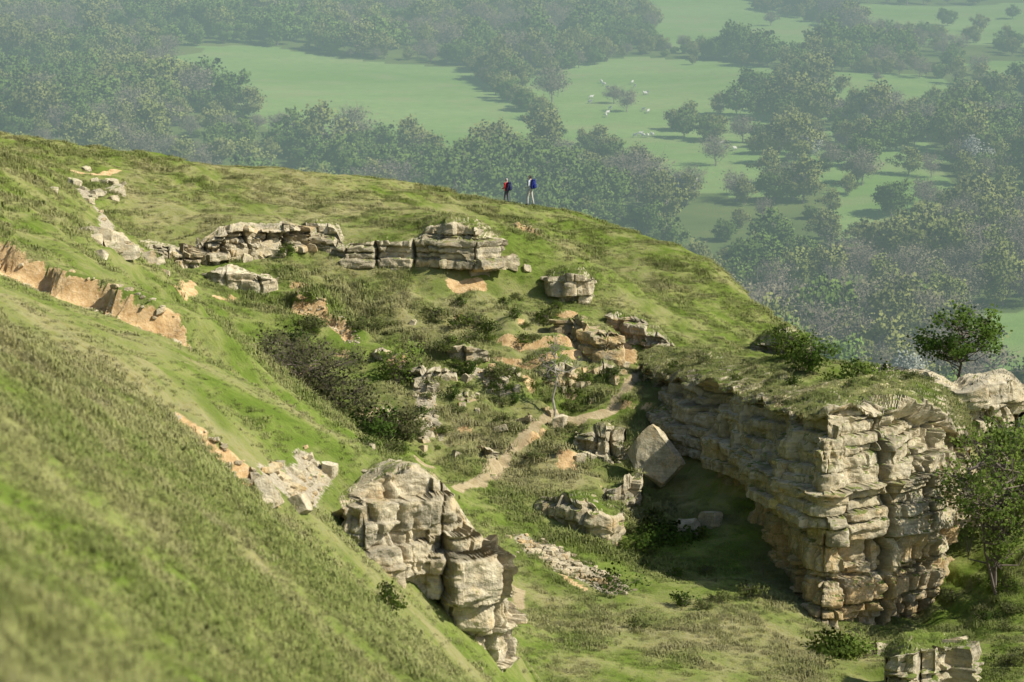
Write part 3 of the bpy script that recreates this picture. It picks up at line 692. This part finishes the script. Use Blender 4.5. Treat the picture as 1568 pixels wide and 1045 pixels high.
rg = np.random.default_rng(77)
n = 145000
x = rg.uniform(-40, 34, n); y = rg.uniform(58, 188, n)
k = (np.abs(x) < .20*y+3) & ~((y < 100) & (x > 5)); x, y = x[k], y[k]
so, sc, pt = masks(x, y); so = np.maximum(so, bare_soil(x, y)); k = (so < .25) & (pt < .15) & (sc < .3+.5*rg.random(len(x))) ; x, y = x[k], y[k]
cl = fbm(x/2.2, y/2.2, 0, 3, 91)
k = rg.random(len(x)) < .78+1.2*cl; x, y, cl = x[k], y[k], cl[k]
z = H(x, y); P = np.stack([x, y, z], -1); S = np.clip(.7+.8*cl+rg.normal(0, .16, len(x)), .3, 1.6)
bowl = (x > -14) & (x < 8) & (y > 118) & (y < 146)
S = np.where(bowl, S*1.25, S); S = np.where(y < 98, S*.6, S)
lg = (fbm(x/3.5, y/3.5, 0, 2, 93)+rg.normal(0, .15, len(x))+.35*bowl > .28) & (y > 98)
I = np.where(~lg, rg.integers(0, 3, len(x)), rg.integers(3, 5, len(x)))
NR = slope_n(x, y)
if CAPPTS:
    cp = np.vstack(CAPPTS); P = np.vstack([P, cp]); S = np.r_[S, rg.uniform(.25, .8, len(cp))]; I = np.r_[I, rg.integers(0, 4, len(cp))]; NR = np.vstack([NR, np.tile([0.2, -.1, .97], (len(cp), 1))])
scatter('hillside_grass', P, S, I, mid_tufts, nrm=NR)
n = 52000
y = 9+54*rg.random(n)**.8; x = -y*.19-1+rg.random(n)*(y*.19+3.5)
z = H(x, y); cl = fbm(x/1.6, y/2.2, 0, 3, 92); k = rg.random(len(x)) < .85+.5*cl; x, y, z, cl = x[k], y[k], z[k], cl[k]
S = np.clip((.75+.6*cl+rg.normal(0, .15, len(x)))*(.75+y/70), .3, 2.0)
scatter('foreground_grass', np.stack([x, y, z], -1), S, np.where(rg.random(len(x)) < .92, rg.integers(0, 3, len(x)), rg.integers(3, 5, len(x))), near_tufts, nrm=slope_n(x, y))

# ---- distant woodland
ctr = (0, 0, 4.2)
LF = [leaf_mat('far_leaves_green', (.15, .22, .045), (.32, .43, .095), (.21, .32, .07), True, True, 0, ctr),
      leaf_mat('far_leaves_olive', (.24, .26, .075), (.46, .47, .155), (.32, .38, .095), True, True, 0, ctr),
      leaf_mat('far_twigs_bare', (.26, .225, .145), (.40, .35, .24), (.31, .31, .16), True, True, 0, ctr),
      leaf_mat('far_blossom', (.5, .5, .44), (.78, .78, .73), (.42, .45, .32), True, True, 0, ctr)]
prot = [tree_mesh('kind_a', 1, 10, 4.4, 46, 55, .6, 1.1, [M_BARKF, LF[0]], .12),
        tree_mesh('kind_b', 2, 10, 5.0, 52, 55, .6, 1.1, [M_BARKF, LF[0]], .10),
        tree_mesh('kind_c', 3, 10, 3.8, 42, 55, .6, 1.05, [M_BARKF, LF[1]], .12),
        tree_mesh('kind_d', 4, 10, 4.6, 48, 50, .55, 1.1, [M_BARKF, LF[1]], .15, bare=.15),
        tree_mesh('kind_e', 5, 10, 4.4, 60, 26, .35, 1.3, [M_BARKF, LF[2]], .2, twigs=7),
        tree_mesh('kind_f', 6, 10, 4.0, 60, 18, .35, 1.3, [M_BARKF, LF[2]], .2, twigs=7),
        tree_mesh('kind_g', 7, 10, 4.6, 40, 50, .45, 1.2, [M_BARKF, LF[3]], .1)]
pts = []
yy = 265.
while yy < 1500:
    sp = 5.8 if yy < 1000 else 9
    hw = .21*yy+50; xx = np.arange(-hw, hw, sp); pts.append(np.stack([xx+rg.uniform(-.6, .6, len(xx))*sp, np.full(len(xx), yy)+rg.uniform(-.6, .6, len(xx))*sp], -1)); yy += sp
xx, yv = np.meshgrid(np.arange(34, 100, 6.), np.arange(110, 262, 6.)); pts.append(np.stack([xx.ravel()+rg.normal(0, 1.5, xx.size), yv.ravel()+rg.normal(0, 1.5, xx.size)], -1))
T2 = np.vstack(pts); k = ~in_field(T2[:, 0], T2[:, 1]); T2 = T2[k]
zt = H(T2[:, 0], T2[:, 1]); den = fbm(T2[:, 0]/45, T2[:, 1]/45, 0, 3, 44)
k = (zt < -30) | (T2[:, 1] > 400); k &= rg.random(len(T2)) < .70+1.0*den; T2, zt, den = T2[k], zt[k], den[k]
kindn = fbm(T2[:, 0]/35, T2[:, 1]/35, 0, 3, 45)+rg.normal(0, .25, len(T2))
I = np.where(kindn < -.10, rg.integers(0, 2, len(T2)), np.where(kindn < .24, rg.integers(2, 4, len(T2)), rg.integers(4, 6, len(T2))))
I = np.where(rg.random(len(T2)) < .004, 6, I)
S = np.clip(.64+.45*den+rg.normal(0, .22, len(T2)), .22, 1.2)
TP = [np.stack([T2[:, 0], T2[:, 1], zt-.3], -1)]; TS = [S]; TI = [I]
def hedge(pts, h, sp=2.6, jit=.8):
    Q = poly_world(pts)
    for i in range(len(Q)-1):
        L = np.hypot(*(Q[i+1]-Q[i])); m = max(2, int(L/sp)); t = rg.random(m)
        q = Q[i]+(Q[i+1]-Q[i])*t[:, None]+rg.normal(0, jit, (m, 2)); TP.append(np.stack([q[:, 0], q[:, 1], H(q[:, 0], q[:, 1])-.3], -1))
        TS.append(h/10*rg.uniform(.6, 1.35, m)); TI.append(rg.choice([0, 1, 2, 3, 3, 4], m))
hedge([(725,112),(775,145),(795,165),(840,190)], 4.5)
hedge([(1000,75),(1080,92),(1150,98),(1280,108),(1450,122)], 3.6)
hedge([(790,125),(900,100),(970,84)], 5)
hedge([(1160,15),(1230,30),(1290,48)], 4); hedge([(1290,50),(1400,62),(1568,70)], 4.5); hedge([(1010,72),(1200,92)], 3.5)
hedge([(1280,178),(1380,188),(1460,170)], 6, 4); hedge([(1120,180),(1180,150),(1230,130),(1280,120)], 6.5, 4, 3); hedge([(1130,235),(1230,240)], 6, 4, 2)
hedge([(1220,205),(1290,220),(1330,245),(1400,220)], 6, 5, 3); hedge([(850,215),(900,232),(960,270),(1020,262)], 5, 4, 2); hedge([(1020,195),(1080,215),(1120,222)], 6, 3, 2)
for px, py, h, ki in [(845,160,10,4),(1180,40,5,4),(1140,103,4,2),(1300,48,5,3),(990,70,7,0),(1240,245,6,6),(1232,240,5,6),(1050,312,6,6),(1040,305,5,6),(265,32,7,6),(280,36,6,6),(1095,255,7,5),(1320,285,8,4),(940,160,5,4),(960,172,6,5),(1200,185,8,1),(1170,180,7,0),(1210,178,9,4),
                      (1500,50,6,2),(1450,40,6,1),(1550,30,5,0),(1330,185,8,0),(1290,200,6,1),(940,82,7,0),(915,86,6,2),(1060,100,3,2)]:
    p, d = hit(px, py, 260); TP.append(p[None]-[[0, 0, .2]]); TS.append([h/10]); TI.append([ki])
for _ in range(46):
    p, d = hit(rg.uniform(1130, 1480), rg.uniform(110, 350), 260); TP.append(p[None]-[[0, 0, .2]]); TS.append([rg.uniform(.25, .75)]); TI.append([rg.integers(0, 6)])
scatter('valley_woodland', np.vstack(TP), np.concatenate(TS), np.concatenate(TI), prot, sxy=RNG.uniform(.85, 1.2, sum(len(a) for a in TP)))

# ---- individual trees and bushes on the hill
ML1 = leaf_mat('hawthorn_leaves', (.09, .15, .025), (.18, .27, .05), (.12, .20, .04), centre=(0, 0, 1.2)); ML2 = leaf_mat('spring_leaves', (.16, .23, .04), (.30, .38, .08), (.21, .30, .065), centre=(0, 0, 1.5))
MLD = leaf_mat('dull_leaves', (.11, .12, .045), (.22, .215, .095), (.15, .17, .06), centre=(0, 0, 1))
MLS = leaf_mat('scrub_leaves', (.13, .16, .04), (.25, .28, .09), (.18, .21, .07), centre=(0, 0, .2))
def plant(name, px, py, h, R, ncl, nleaf, mats, seed, dmin=100, d=None, sink=.1, **kw):
    p = hit(px, py, dmin)[0] if d is None else np.array([*W(px, py, d)[:2], 0])
    if d is not None: p[2] = H(p[0], p[1])[0]
    ob = tree_mesh(name, seed, h, R, ncl, nleaf, kw.pop('lsize', .13), kw.pop('clr', .38), mats, link=True, **kw)
    ob.location = (p[0], p[1], p[2]-sink); return ob
def at_tree(name, px, pyb, d, h, R, ncl, nleaf, mats, seed, **kw):
    p = W(px, pyb, d); ob = tree_mesh(name, seed, h, R, ncl, nleaf, kw.pop('lsize', .13), kw.pop('clr', .38), mats, link=True, **kw); ob.location = (p[0], p[1], p[2]); return ob
at_tree('hawthorn_tree', 1470, 592, 144, 4.1, 2.5, 60, 45, [M_BARK, ML1], 301, crown0=.22, lsize=.16, clr=.38)
at_tree('hawthorn_tree', 1524, 905, 116.5, 7.2, 2.5, 100, 62, [M_BARK, ML2], 302, crown0=.14, lsize=.13, clr=.38, twigs=5, multi=4, trunk_r=.12, lean=.03)
at_tree('hawthorn_tree', 1562, 800, 122, 4.8, 2.1, 70, 60, [M_BARK, ML2], 303, crown0=.12, lsize=.14, clr=.40, twigs=5, multi=3)
plant('hawthorn_bush', 470, 640, 3.0, 2.4, 70, 24, [M_BARK, MLD], 304, d=129, crown0=.02, twigs=9, multi=4, sink=.5)
plant('hawthorn_bush', 420, 610, 2.3, 1.8, 60, 20, [M_BARK, MLD], 305, d=131, crown0=.02, twigs=9, multi=4, sink=.3)
plant('hawthorn_bush', 530, 650, 2.0, 1.6, 50, 26, [M_BARK, MLD], 306, d=128, crown0=.02, twigs=8, multi=4, sink=.2)
plant('hawthorn_bush', 610, 590, 2.2, 1.2, 34, 26, [M_BARK, ML2], 307, crown0=.05, twigs=5, multi=3)
plant('hawthorn_bush', 575, 675, 1.5, 1.1, 34, 34, [M_BARK, ML1], 308, crown0=.05, twigs=4, multi=3)
plant('hawthorn_bush', 615, 680, 1.7, 1.0, 34, 30, [M_BARK, MLD], 318, crown0=.05, twigs=4, multi=3)
plant('ash_sapling', 850, 640, 4.2, 1.1, 26, 10, [M_BARKPALE, ML2], 309, crown0=.35, twigs=7, trunk_r=.08, clr=.3, lsize=.1)
plant('hawthorn_bush', 1205, 550, 1.5, 1.1, 34, 34, [M_BARK, ML2], 310, crown0=.03, multi=3)
plant('hawthorn_bush', 1240, 572, 1.9, 1.2, 34, 34, [M_BARK, ML1], 311, crown0=.03, multi=3)
at_tree('hawthorn_bush', 1312, 600, 136, 1.5, 1.3, 34, 34, [M_BARK, ML2], 312, crown0=.03, multi=3)
at_tree('hawthorn_bush', 1350, 600, 138, 1.3, .9, 24, 34, [M_BARK, ML2], 313, crown0=.03, multi=3)
plant('hawthorn_bush', 940, 905, .9, 1.1, 26, 12, [M_BARK, ML1], 314, crown0=.02, multi=3, twigs=7)
plant('ivy_patch', 1000, 830, .7, 1.6, 40, 50, [M_BARK, ML1], 315, crown0=.0, multi=3, twigs=2)
plant('bramble_patch', 1280, 1005, .8, 1.1, 40, 50, [M_BARK, ML2], 316, crown0=.0, multi=3, twigs=2)
plant('hawthorn_bush', 600, 940, .9, .45, 20, 26, [M_BARK, ML2], 317, dmin=55, crown0=.02, multi=3, lsize=.07, clr=.15)
# low scrub on the quarry slope
sk = [tree_mesh('scrub_%d' % i, 400+i, 1.0, .75, 22, 24, .10, .2, [M_BARK, (ML1, MLS, ML2, MLS)[i]], crown0=0, multi=3, twigs=5, flat=.7) for i in range(4)]
SP_ = []
for cx, cy, sx, sy, nn in [(700,560,80,50,30),(620,690,50,40,20),(820,640,60,50,24),(1000,700,40,50,6),(760,500,90,25,10),(1000,850,70,25,12),(900,620,50,60,16),(1150,930,100,20,7),(1500,960,50,40,14),(480,500,90,20,12),(400,390,60,15,5),(1180,600,60,20,6)]:
    for _ in range(nn): SP_.append(hit(cx+rg.normal(0, sx), cy+rg.normal(0, sy), 100)[0]-[0, 0, .1])
SP_ = np.array(SP_); _, _, pt_ = masks(SP_[:, 0], SP_[:, 1]); SP_ = SP_[pt_ < .1]
SS_ = rg.uniform(.3, .9, len(SP_))
# a few brambles rooted on the rim of the buttress
rimp = CAPPTS[0][rg.choice(len(CAPPTS[0]), 26, replace=False)]; SP_ = np.vstack([SP_, rimp-[0, 0, .1]]); SS_ = np.r_[SS_, rg.uniform(.25, .6, len(rimp))]
scatter('scrub', SP_, SS_, rg.integers(0, 4, len(SP_)), sk)

# ------------------------------------------------------------------ people
def skin_mesh(nodes, edges, rad, root=0, sub=2):
    me = bpy.data.meshes.new('tmp'); me.from_pydata(nodes, edges, []); ob = bpy.data.objects.new('tmp', me); scene.collection.objects.link(ob)
    bpy.context.view_layer.objects.active = ob
    ob.modifiers.new('skin', 'SKIN')
    sv = me.skin_vertices[0].data if me.skin_vertices else None
    if sv is None:
        ob.select_set(True); bpy.ops.object.modifier_remove(modifier='skin'); bpy.ops.object.modifier_add(type='SKIN'); sv = me.skin_vertices[0].data
    for i, r in enumerate(rad): sv[i].radius = r if isinstance(r, tuple) else (r, r); sv[i].use_root = (i == root)
    s = ob.modifiers.new('sub', 'SUBSURF'); s.levels = sub; s.render_levels = sub
    dg = bpy.context.evaluated_depsgraph_get(); out = bpy.data.meshes.new_from_object(ob.evaluated_get(dg))
    bpy.data.objects.remove(ob, do_unlink=True); return out
SKINM = simple('skin', (.50, .30, .21), .5, var=.05); DARK = simple('boots', (.05, .04, .035), .6, var=.1)
def hiker(name, loc, yaw, jacket, trousers, hair, pack, scale=1.0, armbend=0., stride=.0):
    root = bpy.data.objects.new(name, None); scene.collection.objects.link(root)
    nd = []; rd = []; ed = []
    def v(p, r, par=None):
        nd.append(p); rd.append(r)
        if par is not None: ed.append((par, len(nd)-1))
        return len(nd)-1
    pel = v((0, 0, .96), (.155, .11)); wa = v((0, -.01, 1.10), (.14, .10), pel); ch = v((0, .0, 1.30), (.175, .12), wa); nb = v((0, .01, 1.45), (.10, .075), ch)
    nk = v((0, .0, 1.52), (.052, .055), nb); hl = v((0, -.02, 1.60), (.066, .08), nk); hm = v((0, -.01, 1.68), (.076, .097), hl); v((0, .0, 1.755), (.055, .07), hm); v((0, -.125, 1.635), .012, hm)
    for sx in (-1, 1): v((sx*.085, .01, 1.655), .014, hm)
    hands = []
    for sx in (-1, 1):
        sh = v((sx*.185, .01, 1.41), .065, nb); el = v((sx*.235, .05-.05*armbend, 1.14+.02*armbend), .048, sh)
        wr = v((sx*(.225-.06*armbend), -.10-.12*armbend, .93+.20*armbend), .032, el); hd = v((sx*(.22-.07*armbend), -.135-.15*armbend, .87+.25*armbend), (.042, .026), wr); hands.append((np.array(nd[wr]), np.array(nd[hd])))
        hp = v((sx*.095, 0, .90), .098, pel); kn = v((sx*.10, -.03-stride*sx*.18, .50), .066, hp); an = v((sx*.105, .03-stride*sx*.28, .10), .046, kn)
        v((sx*.11, -.0-stride*sx*.28-.06, .045), .045, an); v((sx*.12, -.17-stride*sx*.28, .04), (.045, .035), len(nd)-1)
    me = skin_mesh(nd, ed, rd)
    for m in (jacket, trousers, SKINM, hair, DARK): me.materials.append(m)
    for p in me.polygons:
        cc = p.center; mi = 0
        if cc.z < .10: mi = 4
        elif cc.z < .99: mi = 1
        if any(np.linalg.norm(np.array(cc)-(a*.15+b*.85)) < .085 for a, b in hands): mi = 2
        elif abs(cc.x) > .19 and cc.z > .82: mi = 0
        if cc.z > 1.50: mi = 3 if (cc.z > 1.705 or (cc.y > .015 and cc.z > 1.57)) else 2
        p.material_index = mi; p.use_smooth = True
    body = bpy.data.objects.new('body', me); scene.collection.objects.link(body); body.parent = root
    for a, b in hands:      # five fingers per hand
        fn = []; fe = []; fr = []; d = (b-a)/np.linalg.norm(b-a)
        for i in range(5):
            off = np.array([0, (i-1.5)*.019, 0]) if i < 4 else np.array([0, -.045, .02]); L = (.06, .075, .07, .055, .05)[i]
            o = len(fn); q = b+off; fn += [tuple(q-d*.02), tuple(q+d*L*.5), tuple(q+d*L*.8+np.array([-np.sign(b[0])*.02, 0, 0]))]; fe += [(o, o+1), (o+1, o+2)]; fr += [.010, .009, .007]
        fm_ = skin_mesh(fn, fe, fr, 0, 1); fm_.materials.append(SKINM); fo = bpy.data.objects.new('fingers', fm_); scene.collection.objects.link(fo); fo.parent = root
    bm = bmesh.new()
    for sx in (-1, 1): bmesh.ops.create_uvsphere(bm, u_segments=8, v_segments=6, radius=.011, matrix=Matrix.Translation((sx*.032, -.10, 1.675)))
    bmesh.ops.create_cube(bm, size=1, matrix=Matrix.Translation((0, -.095, 1.605))@Matrix.Diagonal((.045, .01, .008, 1)))
    me2 = bpy.data.meshes.new('face'); bm.to_mesh(me2); bm.free(); me2.materials.append(DARK); f = bpy.data.objects.new('face', me2); scene.collection.objects.link(f); f.parent = root
    if pack:
        bm = bmesh.new()
        def box(c_, s_, r_=.03):
            g = bmesh.ops.create_cube(bm, size=1, matrix=Matrix.Translation(c_)@Matrix.Diagonal((*s_, 1)))
            es = list({e for vv in g['verts'] for e in vv.link_edges}); bmesh.ops.bevel(bm, geom=es, offset=r_, segments=3, affect='EDGES')
        box((0, .21, 1.22), (.32, .20, .48), .06); box((0, .20, 1.475), (.29, .22, .10), .04); box((0, .335, 1.15), (.24, .09, .26), .035)
        for sx in (-1, 1): box((sx*.18, .20, 1.10), (.07, .14, .22), .03); box((sx*.11, -.125, 1.29), (.05, .015, .30), .006); box((sx*.11, .02, 1.47), (.05, .27, .02), .008)
        me3 = bpy.data.meshes.new('backpack'); bm.to_mesh(me3); bm.free(); me3.materials.append(pack); b_ = bpy.data.objects.new('backpack', me3); scene.collection.objects.link(b_); b_.parent = root
    root.location = loc; root.rotation_euler = (0, 0, yaw); root.scale = (scale,)*3
    return root
def cloth(nm, c_): return simple(nm, c_, .85, var=.15, vs=9)
p = W(812, 318, 177.3); z = H(p[0], p[1])[0]
hiker('hiker', (p[0], p[1], z), math.radians(-120), cloth('white_shirt', (.62, .64, .68)), cloth('stone_trousers', (.50, .48, .42)), simple('dark_hair', (.03, .025, .02), .7), cloth('blue_backpack', (.015, .03, .22)), 1.07, .6, .5)
p = W(776, 318, 179.5); z = H(p[0], p[1])[0]
hiker('hiker', (p[0], p[1], z), math.radians(-130), cloth('red_jacket', (.55, .025, .03)), cloth('grey_trousers', (.12, .12, .14)), simple('grey_hair', (.35, .32, .30), .7), cloth('navy_backpack', (.02, .03, .09)), 1.02, .9, .3)

# ------------------------------------------------------------------ sheep
nd = [(0, .38, .62), (0, .0, .64), (0, -.36, .66), (0, -.52, .80), (0, -.62, .92), (0, -.76, .86), (0, .50, .55), (0, .56, .42)]; rd = [(.20, .21), (.23, .24), (.19, .21), (.11, .12), (.085, .09), (.05, .055), .05, .03]
ed = [(0, 1), (1, 2), (2, 3), (3, 4), (4, 5), (0, 6), (6, 7)]
for sx in (-1, 1):
    i = len(nd); nd += [(sx*.12, .38, .50), (sx*.13, .32, .36), (sx*.13, .42, .20), (sx*.13, .40, .03)]; rd += [.10, .06, .032, .035]; ed += [(0, i), (i, i+1), (i+1, i+2), (i+2, i+3)]
    i = len(nd); nd += [(sx*.12, -.34, .48), (sx*.12, -.33, .26), (sx*.12, -.34, .03)]; rd += [.085, .036, .034]; ed += [(2, i), (i, i+1), (i+1, i+2)]
    i = len(nd); nd += [(sx*.12, -.58, .95)]; rd += [.025]; ed += [(4, i)]
sm_ = skin_mesh(nd, ed, rd, 1, 2); sm_.materials.append(simple('fleece', (.72, .69, .60), .95, hz=True)); sm_.materials.append(simple('sheep_face', (.35, .32, .28), .9, hz=True))
for p in sm_.polygons: p.material_index = 1 if (p.center.z < .33 or p.center.y < -.66) else 0; p.use_smooth = True
for (px, py) in [(905,153),(903,160),(925,132),(930,137),(921,129),(930,177),(934,170),(928,181),(972,135),(968,130),(991,146),(985,171),(992,174),(988,147),(972,211),(980,209),(985,211),(992,212),(999,210),(1083,218),(1095,225),(1110,231),(1125,232),(1103,224)]:
    q, d = hit(px, py, 260); o = bpy.data.objects.new('sheep', sm_); scene.collection.objects.link(o)
    o.location = q; o.rotation_euler = (0, 0, random.uniform(0, 6.28)); o.scale = (1.15,)*3

# ------------------------------------------------------------------ light, sky, camera
S = Vector((.90, -.42, 0)).normalized(); el = math.radians(42)
sd = Vector((S.x*math.cos(el), S.y*math.cos(el), math.sin(el)))
sun = bpy.data.lights.new('sun', 'SUN'); sun.energy = 5.0; sun.angle = math.radians(.5); sun.color = (1, .95, .84)
so_ = bpy.data.objects.new('sun', sun); scene.collection.objects.link(so_); so_.rotation_euler = (-sd).to_track_quat('-Z', 'Y').to_euler()
w = bpy.data.worlds.new('World'); scene.world = w; w.use_nodes = True; nt = w.node_tree
sky = nt.nodes.new('ShaderNodeTexSky'); sky.sky_type = 'NISHITA'; sky.sun_disc = False; sky.sun_elevation = el; sky.sun_rotation = math.atan2(sd.x, sd.y)
bg = nt.nodes['Background']; bg.inputs[1].default_value = .10; nt.links.new(sky.outputs[0], bg.inputs[0])
cam = bpy.data.cameras.new('camera'); cam.lens = 100; cam.sensor_width = 36; cam.sensor_fit = 'HORIZONTAL'; cam.clip_start = .5; cam.clip_end = 9000
cam.dof.use_dof = True; cam.dof.focus_distance = 130; cam.dof.aperture_fstop = 2.0
co = bpy.data.objects.new('camera', cam); scene.collection.objects.link(co); co.rotation_euler = (math.pi/2-PITCH, 0, 0); scene.camera = co
scene.view_settings.view_transform = 'Standard'; scene.view_settings.look = 'None'; scene.view_settings.exposure = 0
